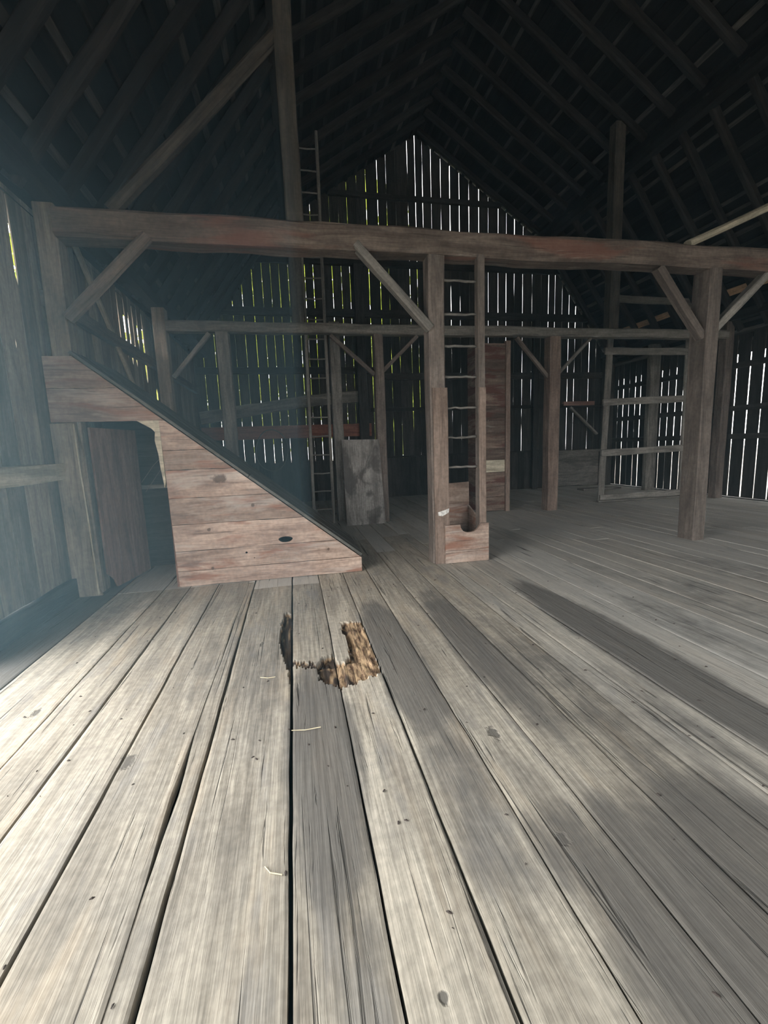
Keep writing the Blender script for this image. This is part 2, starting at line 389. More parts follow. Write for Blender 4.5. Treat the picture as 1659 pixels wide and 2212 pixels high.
def build_floor():
    bm = bmesh.new(); uvl = bm.loops.layers.uv.new('UVMap')
    tl = bm.verts.layers.float.new('tone'); sl = bm.verts.layers.float.new('stain'); rl = bm.verts.layers.float.new('rot'); wl = bm.verts.layers.float.new('worn')  # stain also carries painted shade, worn also painted daylight
    for k in range(len(seams)-1):
        w = seams[k+1]-seams[k]
        if seams[k] < 1.0: cuts = [YF, -1.2+rnd(-.6, .6), 4.72 if k in (6, 7) else (5.0 if k < 6 else 4.72+rnd(.3, 2.2)), 8.9+rnd(-.5, .5), YB]
        else: cuts = [YF, rnd(-2, .2), 5.5+rnd(0, 2), 9+rnd(-.5, .8), YB]
        for a, b in zip(cuts[:-1], cuts[1:]):
            tone = rnd(0, 1); u0, v0 = rnd(0, 60), rnd(0, 60)
            wo = (0 if seams[k] < 1.6 and a < 4.6 else 1)*rnd(.55, 1.0)
            tilt = rnd(-.004, .004); lift = rnd(-.002, .003)
            ys = [a+.002]; near = a < 5.1 and b > .5
            fine = near and seams[k] < 4.2
            rotp = k in (6, 7, 8) and a < 2.6 and b > 4
            y = a
            while y < b-.05:
                st = .3
                if fine and .4 < y < 5: st = .05
                if rotp and 2.4 < y < 4.05: st = .012
                y += st
                if y < b-.02: ys.append(y)
            ys.append(b-.002)
            nx = 4 if not fine else max(6, int(w/.03))
            if rotp: nx = int(w/.010)
            ts = [0]+[min(.99, .012/w)]+[i/nx for i in range(1, nx)]+[1-min(.99, .012/w), 1]
            ts = sorted(set(round(q, 4) for q in ts))
            grid = []
            for y in ys:
                xl = seam_x(k, y)+gap(k, y)/2; xr = seam_x(k+1, y)-gap(k+1, y)/2
                row = []
                for i, q in enumerate(ts):
                    x = xl+(xr-xl)*q
                    e = min(q, 1-q)*w
                    z = lift+tilt*(q-.5)+.0025*noise.noise(V(x*3, y*1.2, k))-.002*max(0, 1-e/.012)
                    z += .0015*noise.noise(V(x*40, y*4, 7)) if fine else 0
                    s = stain_at(x, y) if k else max(stain_at(x, y), min(1, max(0, (y-2.9)*3))); r = 0.0  # shade beside the left wall painted in as dark dirt on the first board
                    if rotp and 2.4 < y < 4.05:
                        jx = x+.010*noise.noise(V(x*45, y*12, 4)); jy = y+.05*noise.noise(V(x*70, y*6, 6))
                        fib = noise.noise(V(x*38, y*5, 3)); fib2 = noise.noise(V(x*22, y*11, 5))
                        if inside((jx, jy), ROT_MAIN):
                            z -= .020+.012*fib+.010*fib2; r = 1; s = max(0, (.1 if x > .33 else .45)-.9*fib2+(.35 if x < .2 else 0))
                            if x > .40: z += .004
                            if x < .24: z -= .014
                            if x < .36 and y > 2.85: z -= .016; s += .25  # deeper here, and depth shade painted in along with the rot
                        elif inside((jx, jy), ROT_SLOT):
                            z -= .046+.010*fib; r = 1; s = .85+.4*fib
                        elif inside((jx, jy), ROT_LINE):
                            z -= .016+.010*fib2; r = 1; s = .8+.5*fib2
                        else: r = 0
                    hole = CHUTE[0] < x < CHUTE[1] and CHUTE[2] < y < CHUTE[3]
                    v = bm.verts.new((x, y, z)); v[tl] = tone; v[sl] = s; v[rl] = max(0, min(1, r)); v[wl] = wo*min(1, max(0, .35+(x-1.6)/1.6 if a < 4.6 else 1)); row.append((v, hole))
                grid.append(row)
            def addf(vs):
                f = bm.faces.new(vs)
                for l in f.loops:
                    c = l.vert.co; l[uvl].uv = (u0+c.y, v0+c.x+c.z*.6)
                return f
            n = len(ts)
            for j in range(len(ys)-1):
                for i in range(n-1):
                    q = (grid[j][i], grid[j][i+1], grid[j+1][i+1], grid[j+1][i])
                    if sum(h for _, h in q) >= 2: continue
                    addf([v for v, _ in q])
            # edges going down
            loop = [grid[j][0][0] for j in range(len(ys))]+[grid[-1][i][0] for i in range(1, n)]+[grid[j][-1][0] for j in range(len(ys)-2, -1, -1)]+[grid[0][i][0] for i in range(n-2, 0, -1)]
            low = []
            for v in loop:
                u = bm.verts.new((v.co.x, v.co.y, -.055)); u[tl] = v[tl]; u[sl] = v[sl]; u[rl] = v[rl]; u[wl] = v[wl]; low.append(u)
            for i in range(len(loop)):
                addf((loop[i], low[i], low[(i+1) % len(loop)], loop[(i+1) % len(loop)]))
    me = bpy.data.meshes.new('floor'); bmesh.ops.recalc_face_normals(bm, faces=bm.faces); bm.to_mesh(me); bm.free()
    me.materials.append(M['floor'])
    o = bpy.data.objects.new('floor', me); C.objects.link(o); o['kind'] = 'structure'
    # black sheet added below the boards in place of the unlit space
    bm = new_bm(); box(bm, XL, XR, YF, CHUTE[2]-.02, -.40, -.36, 'y'); box(bm, XL, XR, CHUTE[3]+.02, YB, -.40, -.36, 'y')
    box(bm, XL, CHUTE[0]-.02, CHUTE[2]-.02, CHUTE[3]+.02, -.40, -.36, 'x'); box(bm, CHUTE[1]+.02, XR, CHUTE[2]-.02, CHUTE[3]+.02, -.40, -.36, 'x')
    u = link('underfloor', bm, M['dark'], o); u['kind'] = 'structure'  # added sheet standing in for the unlit space
    return o
FLOOR = build_floor()

# ------------------------------------------------------------------ walls of vertical boards
def plank_wall(bm, axis, fixed, seams, z0f, z1f, gapf, thick=.025, dz=.35, sgn=1, relief=.008):
    """vertical boards; axis 'x' (wall across, at y=fixed) or 'y' (wall along, at x=fixed)"""
    tl = bm.verts.layers.float['tone']; uvl = bm.loops.layers.uv.active
    for k in range(len(seams)-1):
        a, b = seams[k], seams[k+1]
        tone = rnd(0, 1); u0, v0 = rnd(0, 60), rnd(0, 60); off = rnd(0, relief)
        zb = max(z0f(a), z0f(b)); zt = max(z1f(a), z1f(b))
        if zt-zb < .05: continue
        n = max(1, int((zt-zb)/dz)); rows = []
        for j in range(n+1):
            f = j/n
            row = []
            zc = zb+(zt-zb)*f
            ga, gb = gapf(k, zc), gapf(k+1, zc)
            for p, q in ((a+ga/2, a), (b-gb/2, b)):
                z = z0f(q)+(z1f(q)-z0f(q))*f
                for d in (0, thick):
                    c = fixed+sgn*(off+d)
                    v = bm.verts.new((p, c, z) if axis == 'x' else (c, p, z)); v[tl] = tone; row.append(v)
            rows.append(row)
        def af(vs):
            f = bm.faces.new(vs)
            for l in f.loops:
                c = l.vert.co; l[uvl].uv = (u0+c.z, v0+(c.x+c.y))
        for j in range(n):
            r, s = rows[j], rows[j+1]
            af((r[0], r[2], s[2], s[0])); af((r[1], s[1], s[3], r[3])); af((r[0], s[0], s[1], r[1])); af((r[2], r[3], s[3], s[2]))
        af((rows[0][0], rows[0][1], rows[0][3], rows[0][2])); af((rows[-1][0], rows[-1][2], rows[-1][3], rows[-1][1]))
    return bm

# camera (needed to place the wall seams where the light slits are)
CAMR = ((0.979128, -0.200041, -0.035957), (-0.064228, -0.136687, -0.98853), (0.192832, 0.970206, -0.146683))
FPX, CH = 954.63, 1.45
# seams of the gable wall, in metres along it
bs = [-2.37, -2.1, -1.80, -1.55, -1.28, -1.02, -.75, -.50, -.28, -.06, .17, .41, .60, .82, 1.08, 1.32, 1.56, 1.79, 2.06, 2.31, 2.62, 2.86, 3.11, 3.45, 3.66, 3.86, 4.10, 4.37, 4.63, 4.90, 5.18, 5.47, 5.75, 6.05, 6.30, 6.55, 6.82, 7.12, 7.41, 7.65, 7.86, 8.10, 8.33, 8.55, 8.79, 9.05, 9.28, 9.55, 9.83]
wide = {}
for k, xx in enumerate(bs):
    wide[k] = (.0015+.006*random.random()**1.5, rnd(0, 100))
def gapback(k, z):
    b, s = wide[min(k, len(bs)-1)]
    xx = bs[min(k, len(bs)-1)]
    b = b*.8+.0062*max(0, xx-2.5)/7
    g = b+.005*noise.noise(V(s, z*.8, 1))+.004*noise.noise(V(s, z*3.5, 2))
    if xx > 2.2 and z > 4.6 and (k*7) % 5 in (0, 1, 3): g += .008*max(0, noise.noise(V(s, z*1.2, 7))+.15)*2
    if k in (34-7, 28, 29, 31) and z > 7: g += .014*max(0, noise.noise(V(s, z*.9, 3))+.4)
    if .3 < xx < 1.4 and 4.6 < z < 6.4: g += .008*max(0, noise.noise(V(s, z*2.2, 4))+.2)*2
    if 2.2 < xx < 4.6 and 2 < z < 4: g += .014*max(0, noise.noise(V(s, z*1.6, 9))+.1)
    return max(.001, g)
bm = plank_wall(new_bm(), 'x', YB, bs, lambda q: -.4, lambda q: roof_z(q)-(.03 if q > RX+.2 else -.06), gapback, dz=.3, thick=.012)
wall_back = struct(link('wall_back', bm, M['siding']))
# left wall: pieces beside and above the barn door
ls = [DOOR1, 3.52, 3.76, 4.0, 4.22, 4.47, 4.68, 4.86, 5.1, 5.33, 5.6, 5.85, 6.1, 6.36, 6.62, 6.9, 7.14, 7.38, 7.62, 7.8, 8.0, 8.2, 8.44]
while ls[-1] < YB-.1: ls.append(ls[-1]+rnd(.18, .30))
ls[-1] = YB+.02
LSL = {7: (3.05, 3.8, .035), 6: (2.4, 2.5, .03), 17: (3.0, 3.9, .05), 18: (2.95, 3.75, .06), 19: (2.9, 3.6, .05), 20: (2.9, 3.9, .055), 21: (3.2, 3.9, .045), 22: (2.7, 3.95, .07), 24: (2.2, 2.6, .06)}
lw = {k: rnd(0, 1) for k in range(200)}
def gapleft(k, z):
    if k not in LSL: return .0008
    a, b, g = LSL[k]
    return g*(1+.5*noise.noise(V(k*3.1, z*2.5, 21))) if a < z < b else .0008
bm = plank_wall(new_bm(), 'y', XL, ls, lambda q: .20+.02*max(0, noise.noise(V(q*1.7, 0, 3))), lambda q: roof_z(XL)+.05, gapleft, sgn=-1, dz=.09, thick=.012, relief=.008)
hs_ = [DOOR0+i*(DOOR1-DOOR0)/24 for i in range(25)]
plank_wall(bm, 'y', XL, hs_, lambda q: DOORZ, lambda q: roof_z(XL)+.05, lambda k, z: .001, sgn=-1)
ps = [YF+i*(DOOR0-YF)/8 for i in range(9)]
plank_wall(bm, 'y', XL, ps, lambda q: -.4, lambda q: roof_z(XL)+.05, lambda k, z: .001, sgn=-1)
wall_left = struct(link('wall_left', bm, M['leftsiding']))
# right wall
rs = [YF]
while rs[-1] < 7.2: rs.append(rs[-1]+rnd(.22, .32))
rs += [7.55, 7.83, 8.12, 8.42, 8.70, 8.99, 9.27, 9.55, 9.80, 10.02, 10.25, 10.48, 10.74, 11.0, 11.22, 11.42, 11.66, 11.90, 12.12, 12.32, 12.53]
def gapright(k, z):
    if k < 12: return .001
    g = .018+.012*noise.noise(V(k*4.7, z*.8, 31))+.006*noise.noise(V(k*2.7, z*3, 3))
    if rs[k] < 9.6: g += .006+.014*max(0, noise.noise(V(k*1.9, z*1.2, 3)))
    return max(.001, g)
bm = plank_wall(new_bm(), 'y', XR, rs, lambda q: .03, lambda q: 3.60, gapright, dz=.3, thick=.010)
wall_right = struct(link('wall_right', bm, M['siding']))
FD0, FD1, FDZ = -.8, 8.6, 3.5      # wide barn doorway behind the camera
bm = new_bm()
for a, b, z0 in ((XL, FD0, -.4), (FD0, FD1, FDZ), (FD1, XR, -.4)):
    n = int((b-a)/.25); plank_wall(bm, 'x', YF, [a+i*(b-a)/n for i in range(n+1)], lambda q: z0, lambda q: roof_z(q)+.05, lambda k, z: .001, sgn=-1)
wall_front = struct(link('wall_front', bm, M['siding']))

def girt(parent, bm, mat=None):
    o = link('girt', bm, mat or M['siding'], parent); o['kind'] = 'structure'; return o
def bx(*a, **k): return box(new_bm(), *a, **k)
# girts on the gable wall
girt(wall_back, bx(-2.3, 9.7, YB-.10, YB-.005, 6.22, 6.38))
girt(wall_back, bx(-2.0, 9.4, YB-.10, YB-.005, 4.92, 5.12))
girt(wall_back, bx(1.3, 6.1, YB-.10, YB-.005, 7.9, 8.02))
girt(wall_back, bx(-2.3, 2.6, YB-.10, YB-.005, 3.45, 3.62)); girt(wall_back, bx(2.6, 9.7, YB-.10, YB-.005, 3.28, 3.46))
girt(wall_back, tb((-2.3, YB-.06, 2.33), (2.0, YB-.06, 2.86), .08, .30, jit=.012, bow=.06), M['grey'])
girt(wall_back, bx(-2.3, 2.2, YB-.10, YB-.005, 1.76, 2.10), M['redboard'])
girt(wall_back, bx(2.2, 9.7, YB-.10, YB-.005, 2.42, 2.52))
girt(wall_back, bx(8.15, 9.2, YB-.12, YB-.005, 2.48, 2.60), M['reddoor'])
# wainscot below the slits
bm = new_bm(); q = -2.3
while q < 7.7:
    e = min(7.75, q+rnd(.2, .3)); box(bm, q, e-.004, YB-.045, YB-.008, .0, 1.12+rnd(-.02, .02), 'z'); q = e
o = link('wainscot', bm, M['siding'], wall_back); o['kind'] = 'structure'
bm = new_bm(); box(bm, 7.75, 9.45, YB-.06, YB-.008, .02, 1.05, 'x')
o = link('wainscot', bm, M['grey'], wall_back); o['kind'] = 'structure'
o = link('ledge', bx(2.4, 7.7, YB-.16, YB-.046, 1.12, 1.17), M['siding'], wall_back); o['kind'] = 'structure'
o = link('ledge', bx(7.75, 9.4, YB-.20, YB-.062, 1.05, 1.13), M['grey'], wall_back); o['kind'] = 'structure'
# girts on the side walls
girt(wall_left, bx(XL+.005, XL+.10, 3.55, 6.0, 1.24, 1.40, 'y', jit=.01), M['pale'])
girt(wall_left, bx(XL+.005, XL+.09, 5.2, 12.4, 2.95, 3.10, 'y'), M['leftsiding'])
girt(wall_left, tb((XL+.05, 5.6, 4.25), (XL+.05, 8.1, 2.0), .05, .07, jit=.006), M['pale'])
for z in (2.88, 1.95, 1.33): girt(wall_right, bx(XR-.09, XR-.005, 4, 12.4, z, z+.12, 'y'))
o = link('sill', bx(XL-.03, XL+.24, YF, DOOR0, -.4, .16, 'y', jit=.01), M['leftsiding'], wall_left); o['kind'] = 'structure'
o = link('sill', bx(XL-.03, XL+.06, DOOR1, YB, -.4, .195, 'y', jit=.004), M['siding'], wall_left); o['kind'] = 'structure'
o = link('sill', bx(XR-.02, XR+.2, YF, YB, -.4, .02, 'y', jit=.004), M['siding'], wall_right); o['kind'] = 'structure'
o = link('threshold', bx(FD0, FD1, YF-.05, YF+.05, -.4, -.005, 'x', jit=.004), M['grey'], wall_front); o['kind'] = 'structure'
o = link('threshold', bx(XL-.03, XL+.06, DOOR0, DOOR1, -.4, -.005, 'y', jit=.004), M['grey'], wall_left); o['kind'] = 'structure'
o = link('door_post', bx(XL-.05, XL+.16, DOOR1-.02, DOOR1+.16, .15, 3.6, 'z', jit=.006), M['leftsiding'], wall_left); o['kind'] = 'structure'

# ------------------------------------------------------------------ roof
YR0, YR1 = YF-.2, YB+.045
def slope_quad(bm, xa, xb, off, th):
    za, zb = roof_z(xa), roof_z(xb)
    # roof_z at the ridge/knees is continuous
    d = V(xb-xa, 0, zb-za).normalized(); n = V(-d.z, 0, d.x)
    if n.z < 0: n = -n
    a = V(xa, 0, za)+n*off; b = V(xb, 0, zb)+n*off
    m = (a+b)/2+n*(th/2)
    w = (b-a).length
    k = int(w/.25)
    for i in range(k):
        c = a+(b-a)*((i+.5)/k)+n*(th/2)
        timber(bm, (c.x, YR0, c.z), (c.x, YR1, c.z), w/k+.006, th, n, seg=2.5, jit=0, ch=.001)
bm = new_bm()
XLo, XRo = XL-.15, XR+.35
for xa, xb in ((XLo, K1X), (K1X, RX), (RX, K2X), (K2X, XRo)): slope_quad(bm, xa, xb, .0, .03)
for cx, cz in ((K1X, KZ), (RX, RZ), (K2X, KZ)): box(bm, cx-.09, cx+.09, YR0, YR1, cz+.005, cz+.06, 'y', jit=0, seg=3)
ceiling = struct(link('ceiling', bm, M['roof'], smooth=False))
def laths(xa, xb, sp):
    za, zb = roof_z(xa+1e-4), roof_z(xb-1e-4)
    d = V(xb-xa, 0, zb-za); L = d.length; d.normalize(); n = V(-d.z, 0, d.x)
    if n.z < 0: n = -n
    k = int(L/sp)
    for i in range(k):
        c = V(xa, 0, za)+d*(L*(i+.5)/k+rnd(-.02, .02))-n*.022
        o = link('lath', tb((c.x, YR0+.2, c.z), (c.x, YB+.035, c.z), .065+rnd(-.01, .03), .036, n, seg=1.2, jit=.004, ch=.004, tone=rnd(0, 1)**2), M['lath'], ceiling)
        o['kind'] = 'structure'
laths(K2X, XRo, .21); laths(RX, K2X, .24); laths(XLo, K1X, .30); laths(K1X, RX, .30)

o = link('eave_board', tb((9.26, 6.0, roof_z(9.26)-.062), (9.26, 12.3, roof_z(9.26)-.062), .15, .02, V(SL, 0, 1).normalized(), seg=.6, jit=.003), M['newwood'], ceiling); o['kind'] = 'structure'  # strip added to show warm light from the eave gap as colour
# ------------------------------------------------------------------ rafters
ORD = ['first', 'second', 'third', 'fourth', 'fifth', 'sixth', 'seventh', 'eighth', 'ninth', 'tenth', 'eleventh', 'twelfth', 'thirteenth', 'fourteenth', 'fifteenth']
def rafter_mesh(xa, xb, wob):
    za, zb = roof_z(xa+1e-4), roof_z(xb-1e-4)
    d = V(xb-xa, 0, zb-za).normalized(); n = V(-d.z, 0, d.x)
    if n.z < 0: n = -n
    off = n*(-.044-.075)
    p0, p1 = V(xa, 0, za)+off, V(xb, 0, zb)+off
    return tb(p0, p1, .12, .145, n, seg=.35, jit=wob, ch=.03)
def rafters(xa, xb, y0, label, group, count, first=0):
    protos = []
    for i in range(count):
        y = y0+.635*i
        if i < 2:
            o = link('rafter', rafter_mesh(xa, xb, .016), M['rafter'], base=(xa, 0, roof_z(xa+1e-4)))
            protos.append(o)
        else:
            o = protos[i % 2].copy(); C.objects.link(o)
        o.location.y = y+rnd(-.02, .02)
        tag(o, label % ORD[i], 'rafter', group)
rafters(XL+.02, K1X-.06, 4.10, 'dusty pole rafter on the lower left roof slope, %s in its row from the camera', 'lower left rafters', 13)
rafters(K1X+.06, RX-.05, 5.37, 'dark rafter on the upper left roof slope, %s in its row from the camera', 'upper left rafters', 11)
rafters(RX+.05, K2X-.06, 5.78, 'dark rafter on the upper right roof slope, %s in its row from the camera', 'upper right rafters', 11)
rafters(K2X+.06, XR-.02, 5.78, 'dark rafter on the lower right roof slope, %s in its row from the camera', 'lower right rafters', 11)
def thing(name, bm, mat, label, cat, group=None, base=None, smooth=False):
    return tag(link(name, bm, mat, base=base, smooth=smooth), label, cat, group)
G = 'long roof timbers'
thing('roof_purlin', bx(.02, .20, YF+.1, 12.45, 6.86, 7.02, 'y', jit=.008), M['rafter'], 'long dark purlin under the knee of the left roof slope', 'roof beam', G)
thing('roof_purlin', bx(7.12, 7.30, YF+.1, 12.45, 6.86, 7.02, 'y', jit=.008), M['rafter'], 'long dark purlin under the knee of the right roof slope', 'roof beam', G)
thing('wall_plate_beam', bx(-2.22, -2.02, 3.7, 12.45, 3.86, 4.04, 'y', jit=.008), M['rafter'], 'long plate beam above the left wall posts carrying rafter feet', 'roof beam', G)
thing('wall_plate_beam', bx(9.40, 9.60, 3.5, 12.45, 3.86, 4.02, 'y', jit=.008), M['rafter'], 'long plate beam above the right wall siding under the warm lit eave', 'roof beam', G)

# ------------------------------------------------------------------ first bent (the near frame)
Y1 = 5.05
bm = tb((-2.095, Y1+.14, 3.685), (9.4, Y1+.14, 3.685), .28, .27, seg=.25, jit=.014, ch=.03)
thing('tie_beam', bm, M['beam'], 'big hewn reddish brown beam across the whole barn, nearest the camera', 'beam', 'cross beams')
P = lambda x0, x1, y0, y1, z0, z1, jit=.006: bx(x0, x1, y0, y1, z0, z1, 'z', jit=jit, ch=.014)
thing('timber_post', P(1.61, 1.80, Y1+.02, Y1+.24, 0, 3.55), M['post'], 'brown post carrying the big beam, with the rung ladder fixed to its right side', 'post', 'standing posts')
thing('timber_post', P(5.365, 5.555, Y1, Y1+.27, 0, 3.55), M['post'], 'brown post at the right, with a knee brace on each side under the big beam', 'post', 'standing posts')
thing('timber_post', P(-2.28, -2.10, Y1+.06, Y1+.28, 0, 3.86), M['leftsiding'], 'hazy grey post at the far left end of the big beam', 'post', 'standing posts')
thing('timber_post', P(9.40, 9.60, Y1, Y1+.25, 0, 3.86), M['post'], 'post at the right wall end of the big beam', 'post', 'standing posts')
def brace(x0, z0, x1, z1, y, label, mat='post', w=.10, h=.12, nside=None, jit=.006):
    return thing('knee_brace', tb((x0, y, z0), (x1, y, z1), w, h, V(0, 1, 0), seg=.15, jit=jit, ch=.012, nside=nside), M[mat], label, 'brace', 'knee braces')
brace(-2.08, 2.80, -1.28, 3.60, Y1+.05, 'rounded pole brace from the far left post up to the big beam', 'post', .13, .12, 10)
brace(1.63, 2.76, .80, 3.62, Y1+.05, 'straight plank brace left of the laddered post under the big beam', 'grey', .09, .125)
brace(5.38, 2.72, 4.66, 3.56, Y1+.10, 'brace left of the right post rising leftward to the big beam', 'post', .10, .12)
brace(5.54, 2.80, 6.36, 3.56, Y1+.10, 'pale grey brace right of the right post rising rightward to the big beam', 'grey', .10, .115)
# purlin post and strut above the beam
thing('timber_post', P(.085, .265, Y1+.06, Y1+.24, 3.83, 6.86), M['oldpost'], 'tall post standing on top of the big beam left of centre', 'post', 'posts standing on the cross beams')
thing('roof_strut', tb((-1.62, Y1+.16, 3.86), (.12, Y1+.16, 5.62), .14, .15, V(0, 1, 0), seg=.3, jit=.012, nside=10), M['oldpost'], 'thick sloping pole strut from the big beam up to the tall post', 'strut', 'sloping struts')
thing('roof_strut', tb((5.10, Y1+.12, 3.86), (7.14, Y1+.12, 4.72), .10, .13, V(0, 1, 0), seg=.3, jit=.008, nside=10), M['pale'], 'pale yellowish pole rising to the right from the top of the big beam', 'strut', 'sloping struts')
thing('timber_post', P(7.12, 7.30, Y1+.06, Y1+.24, 3.83, 6.86), M['oldpost'], 'tall post standing on the big beam beyond the right edge', 'post', 'posts standing on the cross beams')

# ------------------------------------------------------------------ second bent
Y2 = 8.30
thing('tie_beam', tb((-1.95, Y2+.1, 3.575), (9.4, Y2+.1, 3.575), .20, .175, seg=.25, jit=.010, ch=.02), M['grey'], 'slimmer grey beam across the barn behind the big reddish one', 'beam', 'cross beams')
thing('timber_post', P(-1.17, -.96, Y2, Y2+.22, 0, 3.487), M['grey'], 'grey post under the rear beam, rising behind the sloping stair hood', 'post', 'standing posts')
thing('timber_post', P(1.585, 1.755, Y2+.0, Y2+.22, 0, 3.487), M['post'], 'brown post under the rear beam at the right edge of the plywood sheet', 'post', 'standing posts')
thing('timber_post', P(5.13, 5.365, Y2-.02, Y2+.22, 0, 3.487), M['redpost'], 'reddish post under the rear beam, left of the tall rail frame', 'post', 'standing posts')
thing('timber_post', P(-2.15, -1.95, Y2, Y2+.22, 0, 3.86), M['leftsiding'], 'shadowy post at the left wall carrying the left end of the rear beam', 'post', 'standing posts')
thing('timber_post', P(9.40, 9.60, Y2+.05, Y2+.25, 0, 3.86), M['post'], 'post at the right wall carrying the right end of the rear beam', 'post', 'standing posts')
thing('timber_post', P(.80, 1.00, 8.72, 8.90, 0, 3.8), M['grey'], 'grey post right beside the far ladder and left of the plywood sheet', 'post', 'standing posts')
brace(-1.92, 2.75, -1.28, 3.48, Y2+.1, 'thin brace at the left end of the rear beam above the stair hood', 'grey', .07, .09)
brace(1.58, 2.78, .80, 3.48, Y2+.1, 'brace left of the post behind the plywood sheet', 'post', .07, .09)
brace(1.75, 2.85, 2.42, 3.48, Y2+.1, 'brace right of the post behind the plywood sheet', 'post', .07, .09)
brace(5.15, 2.72, 4.46, 3.48, Y2+.1, 'brace left of the reddish rear post', 'post', .07, .09)
brace(5.35, 2.75, 6.10, 3.48, Y2+.1, 'round pale brace right of the reddish rear post', 'grey', .07, .09, 8)
thing('timber_post', P(.14, .36, Y2+.02, Y2+.22, 3.665, 6.86), M['oldpost'], 'post standing on the rear beam, seen just under the big beam', 'post', 'posts standing on the cross beams')
thing('timber_post', P(6.46, 6.68, Y2+.02, Y2+.22, 3.665, 7.45), M['oldpost'], 'post standing on the rear beam above the tall rail frame', 'post', 'posts standing on the cross beams')
# posts of the walls
thing('timber_post', P(9.45, 9.72, 12.18, 12.45, 0, 3.86), M['siding'], 'corner post where gable wall and right wall meet, behind the rail frame', 'post', 'wall posts')
thing('timber_post', P(9.42, 9.72, 10.45, 10.60, 0, 3.86), M['grey'], 'wide grey post against the right wall seen through the rail frame', 'post', 'wall posts')
thing('timber_post', P(1.85, 2.10, YB-.28, YB-.11, 0, 6.2), M['siding'], 'dark post against the middle of the slatted gable wall', 'post', 'wall posts')
thing('timber_post', P(7.05, 7.22, YB-.28, YB-.21, 0, 4.9), M['siding'], 'dark narrow post against the gable wall behind the reddish rear post', 'post', 'wall posts')
thing('wall_brace', tb((8.30, YB-.20, 2.42), (9.25, YB-.20, 1.60), .06, .10, V(0, 1, 0)), M['grey'], 'short sloping board on the gable wall near the right corner', 'brace', 'knee braces')

# ------------------------------------------------------------------ ladder chute at the laddered post
chute = empty('ladder_chute', (1.95, 5.1, 0), 'reddish hay chute with a notched front board and a rung ladder above it', 'hay chute')
link('ladder_rail', bx(2.20, 2.285, 5.06, 5.16, .0, 3.62, 'z', jit=.003), M['post'], chute)
o = link('facing_board', bx(1.63, 1.812, 5.04, 5.068, 0.0, 2.10, 'z', jit=.002), M['redpost'], chute)
o = link('facing_board', bx(2.205, 2.29, 5.04, 5.058, 0.0, 2.10, 'z', jit=.002), M['redpost'], chute)
for z in (1.17, 1.525, 1.875, 2.23, 2.58, 2.935, 3.30):
    pts = [(1.79+.42*i/6, 5.12+rnd(-.004, .004), z+rnd(-.006, .006)) for i in range(7)]
    link('rung', tube(new_bm(), pts, [.013+rnd(-.002, .003) for _ in pts], 8), M['grey'], chute, smooth=True)
# front board: lower strip plus notched upper board
bm = new_bm()
arc = [(1.93+.005, .475), (1.94, .44), (1.965, .40), (1.99, .385), (2.03, .375), (2.08, .375), (2.12, .385), (2.15, .405), (2.18, .44), (2.20, .475)]
poly_board(bm, [(1.745, .16), (2.305, .16), (2.305, .475)]+[(x, z) for x, z in reversed(arc)]+[(1.83, .475), (1.745, .475)], [], 5.005, 5.038, tone=.6)
poly_board(bm, [(1.745, .005), (2.305, .005), (2.305, .156), (1.745, .156)], [], 5.005, 5.038, tone=.75)
link('front_board', bm, M['panel'], chute)
bm = bx(1.80, 2.30, 5.62, 5.645, .50, .93, 'x', jit=.002, tone=.5); box(bm, 1.80, 2.30, 5.62, 5.645, .12, .495, 'x', jit=.002, tone=.75); box(bm, 1.80, 2.30, 5.62, 5.645, -1.1, .115, 'x', jit=.002, tone=.4)
link('back_board', bm, M['panel'], chute)
bm = new_bm()
# side boards rise towards the back
for x0 in (1.80, 2.285):
    tmp = new_bm(); poly_board(tmp, [(5.04, -1.1), (5.62, -1.1), (5.62, .62), (5.10, .42), (5.04, .42)], [], 0, .02)
    bmesh.ops.transform(tmp, matrix=Matrix(((0, 1, 0, x0), (1, 0, 0, 0), (0, 0, 1, 0), (0, 0, 0, 1))), verts=tmp.verts)
    link('side_board', tmp, M['panel'], chute)
sm = new_bm(); poly_board(sm, [(1.66+.01, .60), (1.72, .59), (1.80, .63), (1.806, .68), (1.74, .66), (1.665, .64)], [], 5.036, 5.041)
link('white_smear', sm, M['whitewash'], chute)['label'] = 'whitish smear on the reddish facing board'

